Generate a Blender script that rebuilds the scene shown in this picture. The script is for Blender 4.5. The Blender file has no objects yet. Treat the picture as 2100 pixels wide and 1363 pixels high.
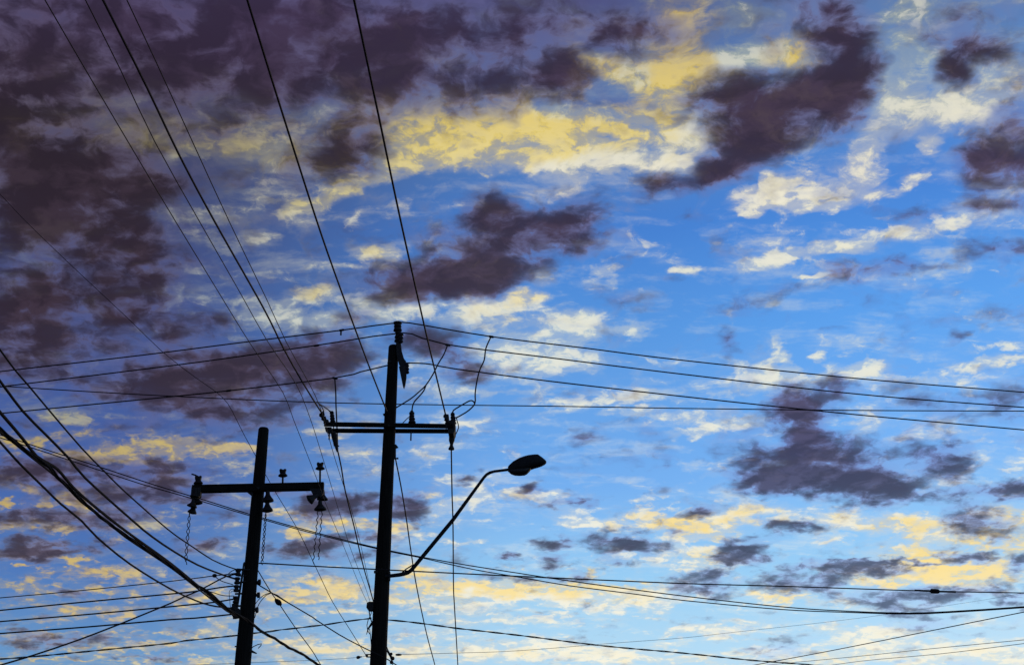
import bpy, math, random
from mathutils import Vector, Matrix, noise as mnoise
random.seed(7)
# ------------------------------------------------------------------ camera
scene = bpy.context.scene
F, CX, CY = 2600.0, 1050.0, 681.5          # focal length in pixels of the 2100 x 1363 photograph
PITCH, ROLL = math.radians(22.4), math.radians(-0.35)
CAM = Vector((0, 0, 1.6))
ROT = Matrix.Rotation(math.pi/2 + PITCH, 3, 'X') @ Matrix.Rotation(ROLL, 3, 'Z')
cd = bpy.data.cameras.new('camera')
cd.sensor_fit = 'HORIZONTAL'; cd.sensor_width = 36.0; cd.lens = 36.0*F/2100.0
cd.clip_start = 0.05; cd.clip_end = 20000
cam = bpy.data.objects.new('camera', cd)
scene.collection.objects.link(cam)
cam.location = CAM; cam.rotation_euler = ROT.to_euler()
scene.camera = cam
scene.view_settings.view_transform = 'Standard'
scene.view_settings.look = 'None'
scene.view_settings.exposure = 0
scene.view_settings.gamma = 1

def ray(x, y):
    return ROT @ Vector(((x-CX)/F, -(y-CY)/F, -1.0))
def W(x, y, Y):                            # the point seen at x, y that lies Y metres ahead of the camera
    d = ray(x, y); return CAM + d*(Y/d.y)
def WZ(x, y, Z):                           # the point seen at x, y at height Z
    d = ray(x, y); return CAM + d*((Z-CAM.z)/d.z)
def azel(x, y):
    d = ray(x, y)
    return math.degrees(math.atan2(d.x, d.y)), math.degrees(math.atan2(d.z, math.hypot(d.x, d.y)))
def lin(c):
    return tuple((v/255/12.92 if v/255 <= 0.04045 else ((v/255+0.055)/1.055)**2.4) for v in c)

# ------------------------------------------------------------------ sun (just above the horizon, ahead and to the right, behind the cloud bank)
SUN_EL, SUN_AZ = math.radians(3.0), math.radians(38.0)
sl = bpy.data.lights.new('sun', 'SUN'); sl.energy = 0.6; sl.angle = math.radians(4); sl.color = (1.0, 0.72, 0.42)
sun = bpy.data.objects.new('sun', sl); scene.collection.objects.link(sun)
sdir = Vector((math.sin(SUN_AZ)*math.cos(SUN_EL), math.cos(SUN_AZ)*math.cos(SUN_EL), math.sin(SUN_EL)))
sun.rotation_euler = sdir.to_track_quat('Z', 'Y').to_euler()

# ------------------------------------------------------------------ sky
# sky measurements: x, y, half width, half height, strength, turn (degrees), read off the photograph and turned into azimuth / elevation below
SKY_L = [(1363,(98,148,200)),(1200,(74,117,184)),(1000,(64,94,164)),(681,(62,78,136)),(340,(62,64,96)),(0,(60,54,90))]
SKY_M = [(1363,(176,216,242)),(1200,(150,204,243)),(1000,(112,172,238)),(681,(82,146,220)),(480,(64,124,206)),(300,(78,120,182)),(0,(76,76,124))]
SKY_R = [(1363,(180,220,246)),(1200,(150,206,246)),(950,(112,176,244)),(681,(86,158,236)),(450,(66,130,214)),(220,(88,132,192)),(0,(88,112,160))]
LW_L = [(1363,(186,180,140)),(1050,(140,134,108)),(681,(150,160,160)),(300,(130,130,115)),(0,(84,80,112))]
LW_R = [(1363,(250,246,226)),(1100,(236,238,228)),(681,(214,222,214)),(400,(238,230,204)),(200,(176,186,178)),(0,(120,130,140))]
LY_L = [(1363,(210,182,118)),(1050,(196,168,84)),(850,(172,154,88)),(400,(150,142,92)),(250,(122,112,82)),(0,(100,92,82))]
LY_R = [(1363,(255,238,190)),(1150,(255,222,120)),(800,(240,222,168)),(400,(246,228,152)),(250,(226,200,98)),(0,(196,168,88))]
DK_L = [(1363,(84,76,88)),(1000,(66,56,72)),(681,(54,42,52)),(340,(48,38,48)),(0,(60,48,74))]
DK_R = [(1363,(108,126,160)),(1150,(78,88,116)),(950,(70,68,98)),(681,(80,68,88)),(260,(58,44,60)),(0,(62,50,72))]
DM_L = [(1363,(120,120,140)),(1000,(88,86,118)),(681,(72,70,100)),(340,(78,70,88)),(0,(74,64,98))]
DM_R = [(1363,(150,170,205)),(1150,(122,142,184)),(950,(96,112,164)),(681,(96,100,146)),(260,(92,92,126)),(0,(94,98,136))]
VEIL = 0.34
DARK = [
 (250,110,400,190,.62),(720,90,340,120,.48),(2060,40,70,40,.35),(120,560,260,160,.25),(1640,860,60,40,.3),
 (60,110,210,150,.55),(330,60,200,70,.35),(0,220,120,90,.5),(880,60,260,100,.62),(960,170,170,50,.5),(640,80,150,80,.5),(430,160,160,60,.35),(1160,60,100,50,.4),(760,210,180,30,.35),
 (110,335,170,60,.95,8),(300,365,110,32,.7),(60,420,110,60,.8),(220,440,120,60,.7),(130,520,200,90,.7,25),(300,560,90,60,.6,40),
 (30,690,75,90,.9),(170,700,80,18,.5),(100,620,120,40,.5),(250,650,60,30,.4),(80,745,80,30,.6),
 (330,775,130,50,.9),(500,775,170,60,.95),(640,745,100,45,.85),(460,850,120,34,.9),(700,705,50,40,.7),(430,660,60,22,.6,-10),(340,690,30,30,.5),
 (728,305,62,52,1.3),(650,340,60,36,.6,-20),(560,370,70,25,.35),(480,260,40,18,.4),
 (1005,420,50,38,1.0),(1030,500,110,55,1.1),(1185,450,48,52,.95),(930,555,100,40,.9),(820,575,100,36,.95),(890,590,80,26,.6),(1110,480,60,30,.7),(990,570,60,25,.7),
 (905,715,70,36,.9,25),(955,765,45,20,.8),(850,690,36,30,.5),(740,640,45,12,.4),
 (1575,222,125,62,1.6),(1510,240,60,50,.5),(1690,205,60,44,.9),(1735,115,52,75,1.2,-8),(1710,20,60,50,.9),(1545,300,80,40,1.0,-15),(1480,345,60,28,.6),(1450,365,80,26,.8,-12),(1350,388,42,28,.85),(1770,150,42,40,.7),
 (1310,68,80,42,.95),(1150,160,40,34,.45),(1240,215,70,18,.45),(1560,60,120,40,.30),(1150,170,45,36,.5),
 (1960,80,45,70,.95),(2010,95,40,24,.8),(1950,150,36,30,.7),(1880,60,30,30,.3),
 (2075,325,80,70,1.0),(2010,330,45,50,.6),(2010,422,60,14,.7),(2090,250,40,30,.6),(1860,435,90,9,.4),
 (1790,555,110,20,.6),(1900,540,80,12,.35),(2050,512,70,18,.85),(1960,600,60,25,.2),(1965,690,20,8,.5),(1700,670,40,8,.3),
 (1632,828,48,36,1.3),(1645,895,44,36,1.1),(1670,955,110,48,1.1,-8),(1590,990,80,22,.9),(1760,985,60,36,.8),(1900,950,72,48,.8),(1960,935,32,36,.7),(1720,800,30,32,.9,20),(1820,1000,50,28,.5),(1545,920,50,50,.4),(2050,825,80,36,.5),(1880,820,70,30,.3),
 (1490,700,18,22,.5),(1200,897,36,14,.6),(1250,610,60,20,.3,10),
 (1525,1130,40,22,1.3),(1245,1108,40,18,1.0),(1312,1112,32,20,.9),(1135,1118,34,10,.8),(1375,1108,22,20,.8),(1135,1152,26,9,.7),(1040,1142,20,6,.9),(1190,1035,22,10,.8),(1260,1145,36,10,.5),
 (1770,1165,80,14,1.2,5),(1985,1140,44,12,1.2),(1830,1148,80,5,.9),(1600,1192,45,20,1.0),(1700,1190,36,22,.9),(1640,1160,30,12,.6),(1460,1185,60,14,.8),(1490,1150,30,12,.7),(1635,1072,50,10,.8),(1440,1045,36,10,.8),(2000,1068,70,26,1.0,12),(1960,1015,120,14,.6),(2090,1000,60,16,.8),(2085,1155,24,24,.9),(1860,1225,130,16,.7),(1970,1210,80,16,.7),(1830,1245,24,14,.6),(2080,1230,40,10,.7),(1440,1210,60,12,.7),(1600,1330,60,22,.5),(1900,1275,70,22,.5),
 (700,1035,75,22,1.2),(835,1045,36,20,1.2),(760,1098,70,10,.7),(600,1125,56,18,.9),(655,1108,50,14,.7),(560,1010,60,12,.5),(740,1140,60,10,.6),(960,978,24,10,.8),(1095,1002,26,8,.9),(1145,1030,30,9,.6),(1010,1180,30,9,.7),(1170,1180,44,8,.8),(1080,1190,40,8,.6),
 (110,1120,70,12,1.2,6),(50,1135,60,14,1.1),(120,975,110,36,.8),(330,985,90,28,.8),(50,1060,90,18,.8),(200,1060,100,18,.8),(270,1020,80,20,.6),(415,1118,50,16,.8),(330,950,50,14,.6),(210,1105,24,9,.7),(490,1050,60,14,.5),(440,1020,40,14,.5),(60,960,70,20,.6),
 (130,1315,130,8,.7),(60,1300,60,8,.6),(300,1345,120,6,.5),(150,1210,30,8,.6),(30,860,60,20,.4),(250,880,60,14,.35),(230,810,100,14,.3),
]
LIT = [
 (1250,185,50,22,-.9),(870,258,60,18,-.7),(1108,215,16,22,-.8),(1235,280,22,9,-.9),(1010,270,14,12,-.6),(1330,265,30,9,-.5),(1855,330,34,26,-1.0),(1900,400,60,20,-.4),(1480,470,80,20,-.5),(560,540,60,22,-.5),(1250,930,120,60,-.6),(700,470,60,30,-.2),(960,380,120,14,-.4),(1520,600,120,40,-.4),(1130,1120,110,30,-.35),(1050,1110,60,30,-.4),(1690,640,200,50,-.4),(1400,640,60,60,-.3),(1650,1110,60,16,-.7),(1350,430,100,40,-.3),(1130,370,120,14,-.3),(1780,1120,60,14,-.5),


 (650,215,420,60,.30),(1450,150,260,90,.35),(150,250,200,40,.3),(1150,160,120,60,.3),(1950,200,200,60,.55),(1860,110,60,60,.6),(2000,240,80,16,.6),(1900,30,120,40,.35),(1850,230,20,50,.5,-30),(1830,250,60,50,.5),(2060,130,50,50,.4),(1500,20,80,30,.35),

 (950,235,150,42,1.0),(1000,290,180,40,1.0),(1120,250,110,30,.5),(1180,320,120,22,.9),(1320,130,60,40,.5),(860,320,110,30,.85),(800,350,100,16,.8,-14),(690,395,90,16,1.0,-24),(615,440,30,18,.9),(1270,270,150,42,.85),(1370,190,50,44,.7),(1390,95,44,50,.8),(1380,20,40,30,.7),
 (1195,112,40,16,1.0,20),(1170,165,16,12,1.3),(1170,60,30,14,.5),(1640,105,42,32,1.1),(1530,115,100,26,.7),(1470,140,70,30,.6),(1430,250,50,40,.6),(1250,130,60,24,.5),(1330,170,60,26,.6),(460,300,130,28,.6),(240,248,140,18,.5),(590,330,90,30,.6),(50,290,36,22,.8),(330,290,60,20,.5),(780,260,120,40,.45),(1230,330,90,18,.7),(1420,330,50,18,.5),(1400,250,60,50,.8),(1330,330,70,14,.6),(1080,345,40,12,.5),(760,330,40,16,.5),
 (1560,400,50,20,1.2,-20),(1590,375,22,18,1.1),(1700,405,70,20,1.0,-10),(1750,370,50,24,.9),(1790,300,26,60,.8,18),(1820,160,16,30,.8,-35),(1870,205,60,20,.7,30),(1990,205,60,14,1.1),(2078,192,22,22,1.2),(1905,292,20,16,1.3),(1880,362,26,11,1.1,-25),(1840,385,60,7,.7,-12),(1640,420,60,10,.8),(1530,430,20,8,.8),(1950,250,90,30,.45),
 (1570,535,44,10,1.1,-12),(1640,520,40,8,.9,-5),(1725,505,46,10,1.4),(1860,475,80,14,.9,-8),(1840,462,20,9,.9),(1648,568,26,5,1.2,-8),(1395,553,22,8,1.0),(1500,463,14,6,.9),(1592,630,15,7,1.1),(1970,465,16,7,.9),
 (520,487,24,9,1.2),(560,490,14,5,.9),(460,440,60,16,.5),(770,512,46,14,1.0),(720,545,60,8,.8),(640,600,44,11,1.2),(690,590,18,8,1.0),(560,620,60,12,.6),(700,640,120,22,.6),(620,470,50,12,.5),(810,620,60,24,.6),(620,660,80,18,.7),
 (1000,630,70,30,1.0),(960,655,40,22,.9),(1085,610,36,12,1.1),(1170,655,60,22,.7),(1230,672,60,12,.8,14),(1090,700,90,28,.8),(1020,740,80,26,.8),(1160,740,80,20,.6),(950,800,100,12,.7),(1050,805,50,7,.7),(1110,570,20,14,.6),(1180,820,90,9,.7),(1320,815,80,9,.6),(1340,845,90,8,.8),(860,620,30,30,.5),
 (1605,725,22,11,1.3),(1592,705,20,10,.7),(1678,732,16,8,1.1),(1745,758,46,12,1.1,-10),(1800,752,22,10,1.0),(1560,775,60,30,.8),(1600,790,50,22,.7),(1660,780,50,12,.7),(2010,745,50,9,1.0,-6),(2080,738,40,6,1.2,-10),(2050,712,60,9,.6),(1500,650,20,16,.5,60),(1460,665,16,8,.4),(1440,880,90,9,1.1,-8),(1500,866,50,8,.8,-10),(1790,870,60,14,.6),(1780,838,30,12,.6),(1490,845,20,14,.7),(1960,890,60,10,.5),(1940,985,70,7,.8,-20),
 (1390,1075,70,20,1.2),(1480,1065,60,22,1.3),(1360,1060,60,8,.8),(1450,1100,60,9,1.0),(1780,1065,140,16,1.2,4),(1900,1085,110,14,1.1),(1960,1110,150,14,1.1),(2050,1058,50,18,1.2),(1900,1165,120,22,1.9),(1990,1170,80,22,1.4),(1840,1130,90,10,.9),(2060,1125,60,12,1.0),(1810,1190,60,10,1.2),(1950,1200,60,8,1.0),
 (1600,1222,56,12,1.3),(1700,1230,40,8,.8),(1430,1138,40,10,1.1),(1500,1155,36,10,1.1),(1440,1165,50,8,.9),(1690,1160,24,8,1.1),(1700,1107,40,6,.5),(1350,1140,26,10,1.0),(1270,1128,26,9,1.0),(1380,1120,16,12,.8),(1420,1215,30,8,.8),
 (1020,1205,110,16,1.1),(1000,1192,30,14,1.2),(1150,1210,130,16,1.2),(1200,1180,40,7,1.0),(960,1245,60,26,.9),(1300,1215,110,14,1.1),(1180,1230,100,12,.9),(1280,1250,50,8,.9),(1320,1235,60,7,.9),(1130,1265,40,7,.9),(1050,1270,24,9,1.0),(1360,1250,16,9,.9),
 (860,1175,40,22,.9),(840,1220,50,20,.9),(660,1215,80,16,1.2),(690,1200,30,18,1.0),(590,1225,60,12,1.0),(850,1103,60,4,1.2),(960,1108,40,6,.9),(720,1075,60,9,1.4),(800,1082,40,10,1.3),(1060,1010,30,7,1.0,20),(1100,1018,46,8,1.4,18),(875,1010,20,9,1.2),(985,1010,34,18,.8),(970,1000,16,14,.9),(1170,1060,36,16,.9),(1190,1070,30,7,1.0),(1140,1010,16,9,1.1),(1305,1022,20,8,1.1),(1250,1075,12,14,.7),(915,985,30,12,.6),
 (900,1335,160,14,.9),(1120,1330,160,12,.9),(1250,1345,140,12,.9),(1050,1310,100,6,.7),(1100,1345,140,12,.9),(1700,1350,160,14,1.1),(1900,1330,160,16,1.0),(1800,1305,80,14,.9),(2050,1345,80,16,1.0),(1500,1285,60,12,.8),(1560,1325,30,6,.9),(1420,1290,50,10,.7),(1740,1290,60,9,.8),
 (640,1325,120,12,.9),(580,1345,60,9,.9),(400,1300,100,7,.8),(720,1340,60,12,.8),(820,1300,60,6,.6),(700,1255,60,6,.6),(570,1265,40,5,.6),
 (350,912,110,10,1.1),(300,925,60,12,1.0),(210,935,60,12,1.0),(130,860,40,10,1.0),(470,915,60,7,1.1),(60,905,60,9,.8),(150,890,40,9,.6),(400,930,50,6,.7),(250,945,50,6,.7),
 (62,1000,22,10,1.5,10),(95,1022,16,8,1.3),(155,1028,26,14,1.6,30),(170,1045,16,8,1.3),(14,1024,12,5,1.3),(75,1075,30,9,1.4),(140,1082,26,8,1.4),(20,1070,20,7,1.0),(132,1147,24,5,1.6),(50,1155,22,4,1.4),(320,1065,30,9,.9),(290,1080,20,5,1.0),(210,1170,30,6,.7),(70,1200,50,10,.8),(200,1210,60,7,.9),(250,1190,30,8,.7),
 (120,1240,110,7,.8),(230,1250,60,8,.9),(60,1300,70,5,.9),(160,1300,90,5,1.0),(220,1330,110,5,.8),(300,1320,60,5,.7),(120,1350,120,4,1.1),(370,1350,80,4,1.0),(330,1210,40,12,.7),(420,1230,50,8,.7),(470,1200,30,8,.5),
 (600,1050,40,5,1.5),(610,1092,22,9,1.4),(500,1095,30,5,.7),(500,960,50,8,.5),
]
YEL = [
 (940,240,170,60,1.2),(1000,290,170,40,.9),(820,330,150,40,1.1),(690,400,110,25,1.0,-20),(1330,210,120,70,.9),(1390,60,60,80,1.1),(1190,115,50,30,.7),(1640,110,60,40,1.1),(400,290,250,50,1.0),(150,270,150,40,1.0),(1250,290,120,30,.35),
 (1560,385,60,30,.2),(770,512,60,25,.7),(640,600,60,20,.7),(1000,635,90,40,.45),(1085,610,40,18,.8),(350,915,300,40,1.2),(100,1030,150,90,1.3),(120,1150,100,20,1.2),(1840,478,30,10,.4),
 (1430,1075,140,35,.9),(1850,1075,200,25,.7),(1900,1165,190,45,1.4),(2060,1070,60,60,1.0),(1600,1222,80,20,.9),(1050,1200,200,22,1.0),(1200,1185,120,14,1.0),(860,1190,80,40,.6),(650,1215,130,30,1.0),(760,1075,120,20,1.0),(600,1070,80,40,.8),(1700,1350,240,20,.5),(640,1330,200,20,.7),(150,1250,250,110,.8),(350,1250,200,60,.4),(1100,1340,240,14,.4),(1300,1225,100,12,.5),(1060,1010,60,20,.4),(880,1010,30,12,.5),(1440,1150,60,16,.5),
]
DARK = [(q[0], q[1], q[2], q[3], q[4]*(1.22 if q[1] > 950 else 1.0), *q[5:]) for q in DARK]
world = bpy.data.worlds.new('World'); scene.world = world
world.use_nodes = True
NT = world.node_tree; NT.nodes.clear()
def N(t, **kw):
    n = NT.nodes.new(t)
    for k, v in kw.items(): setattr(n, k, v)
    return n
def put(sock, v):
    if isinstance(v, bpy.types.NodeSocket): NT.links.new(v, sock)
    elif v is not None: sock.default_value = v
def M(op, a, b=None, c=None, clamp=False):
    n = N('ShaderNodeMath', operation=op, use_clamp=clamp)
    put(n.inputs[0], a); put(n.inputs[1], b)
    if c is not None: put(n.inputs[2], c)
    return n.outputs[0]
def VM(op, a, b=None, s=None):
    n = N('ShaderNodeVectorMath', operation=op)
    put(n.inputs[0], a); put(n.inputs[1], b)
    if s is not None: put(n.inputs['Scale'], s)
    return n.outputs['Value'] if op in ('LENGTH', 'DOT_PRODUCT') else n.outputs[0]
def NOISE(vec, scale, detail=6, rough=0.55, dist=0.0, color=False, lac=2.0):
    n = N('ShaderNodeTexNoise'); n.noise_dimensions = '3D'
    put(n.inputs['Vector'], vec); n.inputs['Scale'].default_value = scale
    n.inputs['Detail'].default_value = detail; n.inputs['Roughness'].default_value = rough
    n.inputs['Lacunarity'].default_value = lac; n.inputs['Distortion'].default_value = dist
    return n.outputs['Color' if color else 'Fac']
def RANGE(v, a, b, c=0.0, d=1.0, smooth=True):
    n = N('ShaderNodeMapRange', interpolation_type='SMOOTHSTEP' if smooth else 'LINEAR')
    put(n.inputs[0], v)
    for i, q in enumerate((a, b, c, d)): put(n.inputs[1+i], q)
    return n.outputs[0]
def MIX(f, a, b, blend='MIX'):
    n = N('ShaderNodeMix', data_type='RGBA', blend_type=blend)
    put(n.inputs[0], f)
    for s, v in ((6, a), (7, b)):
        if isinstance(v, tuple): v = (*v, 1.0)
        put(n.inputs[s], v)
    return n.outputs[2]
def RAMP(v, stops):
    n = N('ShaderNodeValToRGB'); cr = n.color_ramp; cr.interpolation = 'LINEAR'
    while len(cr.elements) < len(stops): cr.elements.new(0.5)
    for e, (p, c) in zip(cr.elements, stops): e.position = p; e.color = (*lin(c), 1)
    put(n.inputs[0], v); return n.outputs[0]

tc = N('ShaderNodeTexCoord'); D = VM('NORMALIZE', tc.outputs['Generated'])
sep = N('ShaderNodeSeparateXYZ'); put(sep.inputs[0], D); dx, dy, dz = sep.outputs
hyp = M('SQRT', M('ADD', M('MULTIPLY', dx, dx), M('MULTIPLY', dy, dy)))
AZ = M('MULTIPLY', M('ARCTAN2', dx, dy), 57.29578)
EL = M('MULTIPLY', M('ARCTAN2', dz, hyp), 57.29578)
cb = N('ShaderNodeCombineXYZ'); put(cb.inputs[0], AZ); put(cb.inputs[1], EL); CH = cb.outputs[0]
den = M('MULTIPLY', M('ADD', M('MAXIMUM', dz, 0.0), 0.27), 0.80)
cb = N('ShaderNodeCombineXYZ'); put(cb.inputs[0], M('DIVIDE', dx, den)); put(cb.inputs[1], M('DIVIDE', dy, den)); CP = cb.outputs[0]
OFF = N('ShaderNodeVectorMath', operation='ADD'); put(OFF.inputs[0], CP); OFF.inputs[1].default_value = (7.3, 3.1, 2.0); CP2 = OFF.outputs[0]
CP3 = VM('ADD', CP, (21.7, 11.9, 5.0))
SINAZ = M('DIVIDE', dx, M('MAXIMUM', hyp, 0.001))

# --- clear sky colour by elevation, in three directions
def el01(y): return (azel(CX, y)[1])/40.0
T = RANGE(EL, 0.0, 40.0, smooth=False)
def col(cs): return [(el01(y), c) for y, c in sorted(cs, key=lambda q: -q[0])]
rl = RAMP(T, col(SKY_L)); rm = RAMP(T, col(SKY_M)); rr = RAMP(T, col(SKY_R))
sa = lambda x: math.sin(math.radians(azel(x, 800)[0]))
base = MIX(RANGE(SINAZ, sa(250), sa(1150)), rl, rm)
base = MIX(RANGE(SINAZ, sa(1150), sa(1900)), base, rr)
nish = N('ShaderNodeTexSky', sky_type='NISHITA')
nish.sun_disc = False; nish.sun_elevation = SUN_EL; nish.sun_rotation = SUN_AZ
nishv = VM('SCALE', nish.outputs[0], s=0.008)
base = VM('ADD', base, nishv)

def blobs(vec, items, k):
    """sum of soft ellipses laid out on the sky by azimuth and elevation"""
    acc = None
    for it in items:
        x, y, rx, ry, s = it[:5]; a = math.radians(it[5]) if len(it) > 5 else 0.0
        c0 = azel(x, y); e = 4.0
        cx_, cy_ = azel(x+e, y), azel(x, y+e)
        J = Matrix(((cx_[0]-c0[0], cy_[0]-c0[0]), (cx_[1]-c0[1], cy_[1]-c0[1])))*(1/e)
        # columns: the two half axes on the chart
        ca, sn = math.cos(a), math.sin(a)
        v1 = J @ Vector((rx*ca, rx*sn)); v2 = J @ Vector((-ry*sn, ry*ca))
        # principal axes
        A = Matrix(((v1[0], v2[0]), (v1[1], v2[1])))
        G = A @ A.transposed()
        th = 0.5*math.atan2(2*G[0][1], G[0][0]-G[1][1])
        m = (G[0][0]+G[1][1])/2; r_ = math.hypot((G[0][0]-G[1][1])/2, G[0][1])
        L1, L2 = math.sqrt(m+r_), math.sqrt(max(m-r_, 1e-9))
        n = N('ShaderNodeMapping', vector_type='TEXTURE')
        put(n.inputs['Vector'], vec)
        n.inputs['Location'].default_value = (c0[0], c0[1], 0)
        n.inputs['Rotation'].default_value = (0, 0, th)
        n.inputs['Scale'].default_value = (L1*k, L2*k, 1)
        g = N('ShaderNodeTexGradient', gradient_type='SPHERICAL'); put(g.inputs[0], n.outputs[0])
        acc = M('MULTIPLY', g.outputs['Fac'], s) if acc is None else M('MULTIPLY_ADD', g.outputs['Fac'], s, acc)
    return acc

def warp(vec, n1, amp):
    c = VM('SUBTRACT', n1, (0.5, 0.5, 0.5))
    c = VM('MULTIPLY', c, (amp, amp*0.7, 0.0))
    return VM('ADD', vec, c)

wn1 = NOISE(CP, 7.0, 4, 0.5, color=True)
wn2 = NOISE(CP2, 16.0, 4, 0.5, color=True)
wn3 = NOISE(CP3, 30.0, 3, 0.5, color=True)
chD = warp(warp(CH, wn1, 1.3), wn3, 1.3)
chW = warp(warp(CH, wn2, 1.5), wn3, 1.2)

nd = NOISE(warp(CP2, wn1, 0.10), 7.0, 9, 0.54)          # broad billows of the dark clouds
nd2 = NOISE(warp(CP3, wn2, 0.06), 16.0, 7, 0.55)
nw = NOISE(warp(CP3, wn2, 0.16), 11.0, 9, 0.60)         # curled wisps
# long drawn streaks of the high thin cloud
st = N('ShaderNodeMapping'); put(st.inputs['Vector'], warp(CP, wn1, 0.08)); st.inputs['Scale'].default_value = (1.0, 1.0, 1.0)
st.inputs['Rotation'].default_value = (0, 0, math.radians(24)); st.inputs['Scale'].default_value = (0.55, 1.6, 1.0)
ns = NOISE(st.outputs[0], 12.0, 8, 0.62)

DK = blobs(chD, DARK, 1.75)
LT = blobs(chW, LIT, 1.75)
YE = blobs(chW, YEL, 1.9)
LT = M('MULTIPLY', M('DIVIDE', LT, M('ADD', M('ABSOLUTE', M('MULTIPLY', LT, 0.62)), 1.0)), 1.38)

def VORO(vec, scale, detail=2, rough=0.5):
    n = N('ShaderNodeTexVoronoi', feature='F1'); n.voronoi_dimensions = '2D'; n.normalize = True
    put(n.inputs['Vector'], vec); n.inputs['Scale'].default_value = scale
    n.inputs['Detail'].default_value = detail; n.inputs['Roughness'].default_value = rough
    return n.outputs['Distance']
def C(n, k): return M('MULTIPLY', M('SUBTRACT', n, 0.5), k)
def SUM(*t):
    a = t[0]
    for q in t[1:]: a = M('ADD', a, q)
    return a
# rounded billows
bil = VORO(warp(CP, wn3, 0.05), 13.0, 2.5, 0.6)
puffN = M('SUBTRACT', 0.42, bil)
fine = NOISE(warp(CP3, wn2, 0.05), 34.0, 7, 0.62)
# fields of small clouds low in the sky: dark body, lit underside (the same field taken a little higher up)
def puff(vec):
    return SUM(C(NOISE(VM('ADD', vec, (3.0, 9.0, 1.0)), 17.0, 6, 0.62), 3.2), C(NOISE(vec, 5.0, 2, 0.5), 1.2))
CPw = warp(CP, wn3, 0.03)
pf = puff(CPw)
den2 = M('MULTIPLY', M('ADD', M('MAXIMUM', dz, 0.0), 0.2735), 0.80)     # a third of a degree higher
cb2 = N('ShaderNodeCombineXYZ'); put(cb2.inputs[0], M('DIVIDE', dx, den2)); put(cb2.inputs[1], M('DIVIDE', dy, den2))
pf2 = puff(warp(cb2.outputs[0], wn3, 0.03))
lowm = RANGE(EL, 12.0, 19.0, 0.85, 0.0)
lowm = M('MULTIPLY', M('MULTIPLY', lowm, RANGE(EL, 3.0, 9.5)), RANGE(SINAZ, sa(500), sa(1100), 1.0, 0.6))
PD = M('MULTIPLY', lowm, SUM(M('MULTIPLY', pf, 0.70), -0.04))
PL = M('MULTIPLY', lowm, SUM(M('MULTIPLY', pf2, 0.85), M('MULTIPLY', pf, -0.35), -0.02))

# thin streaked veil
veil = RANGE(M('ADD', M('MULTIPLY', ns, 0.6), M('MULTIPLY', nw, 0.4)), 0.47, 0.66)
lt = SUM(LT, C(nw, 3.1), C(ns, 1.7), M('MULTIPLY', puffN, 0.45), C(fine, 1.4), PL, 0.03)
# the clear gap low in the middle and right
LOFF = 0.22
def DENS(x, k, p=1.3):
    return M('SUBTRACT', 1.0, M('EXPONENT', M('MULTIPLY', M('POWER', M('MAXIMUM', x, 0.0), p), -k)))
# light from the low sun: slope of the cloud towards it
rv = warp(CP2, wn2, 0.06)
r0 = NOISE(rv, 12.0, 7, 0.58)
r1 = NOISE(VM('ADD', rv, (0.010, 0.020, 0.0)), 12.0, 7, 0.58)
rel = M('SUBTRACT', r0, r1)
w = DENS(M('SUBTRACT', lt, LOFF), 2.8, 1.25)
hal = RANGE(SUM(LT, C(nd2, 2.2), C(fine, 0.6), M('MULTIPLY', PL, 0.4)), -0.10, 0.95)
w2 = M('MULTIPLY', hal, 0.50)
w3 = M('MULTIPLY', veil, VEIL)
yel = RANGE(SUM(YE, C(nd2, 2.2)), 0.05, 0.90)
side = RANGE(SINAZ, sa(-100), sa(1150))
side2 = RANGE(SINAZ, sa(0), sa(2000))
litw = MIX(side, RAMP(T, col(LW_L)), RAMP(T, col(LW_R)))
lity = MIX(side, RAMP(T, col(LY_L)), RAMP(T, col(LY_R)))
litc = MIX(yel, litw, lity)
dk1 = MIX(side2, RAMP(T, col(DK_L)), RAMP(T, col(DK_R)))
dk2 = MIX(side2, RAMP(T, col(DM_L)), RAMP(T, col(DM_R)))
# thin edge of a lit cloud is greyish, its dense part bright
edge = VM('SCALE', MIX(0.50, base, litc), s=0.92)
bright = RANGE(SUM(lt, C(fine, 2.4), C(nd2, 2.0), M('MULTIPLY', rel, 4.0)), 0.32, 1.45)
pale = MIX(0.55, litc, (0.96, 0.90, 0.72))
litb = MIX(RANGE(bright, 0.0, 0.6, smooth=False), edge, litc)
palf = M('MULTIPLY', RANGE(SINAZ, sa(100), sa(1000), 0.15, 0.75), M('MULTIPLY_ADD', yel, -0.72, 1.0))
litb = MIX(M('MULTIPLY', RANGE(bright, 0.55, 1.0), palf), litb, pale)
c = MIX(w3, base, litw)
c = MIX(w2, c, MIX(0.45, litw, MIX(0.5, dk2, base)))
c = MIX(M('MULTIPLY', w, 0.97), c, litb)
# dark layer in front, its thin rim letting light through
d0 = SUM(M('MULTIPLY', DK, 1.32), C(nd, 1.15), C(nd2, 1.5), M('MULTIPLY', puffN, 0.75), C(fine, 0.35), PD, -0.14)
d = DENS(d0, 2.7, 1.30)
core = RANGE(SUM(d0, C(nd2, 1.6), M('MULTIPLY', rel, -4.5)), 0.18, 1.55)
rim = MIX(0.40, dk2, base)
dk = MIX(RANGE(core, 0.0, 0.35, smooth=False), rim, dk2)
dk = MIX(RANGE(core, 0.25, 1.0, smooth=False), dk, dk1)
dk = VM('SCALE', dk, s=RANGE(SUM(r0, M('MULTIPLY', rel, 2.2)), 0.32, 0.68, 0.80, 1.28, smooth=False))
c = MIX(M('MULTIPLY', d, 0.97), c, dk)
bg = N('ShaderNodeBackground'); put(bg.inputs['Color'], c); bg.inputs['Strength'].default_value = 1.0
out = N('ShaderNodeOutputWorld'); put(out.inputs['Surface'], bg.outputs[0])
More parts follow.
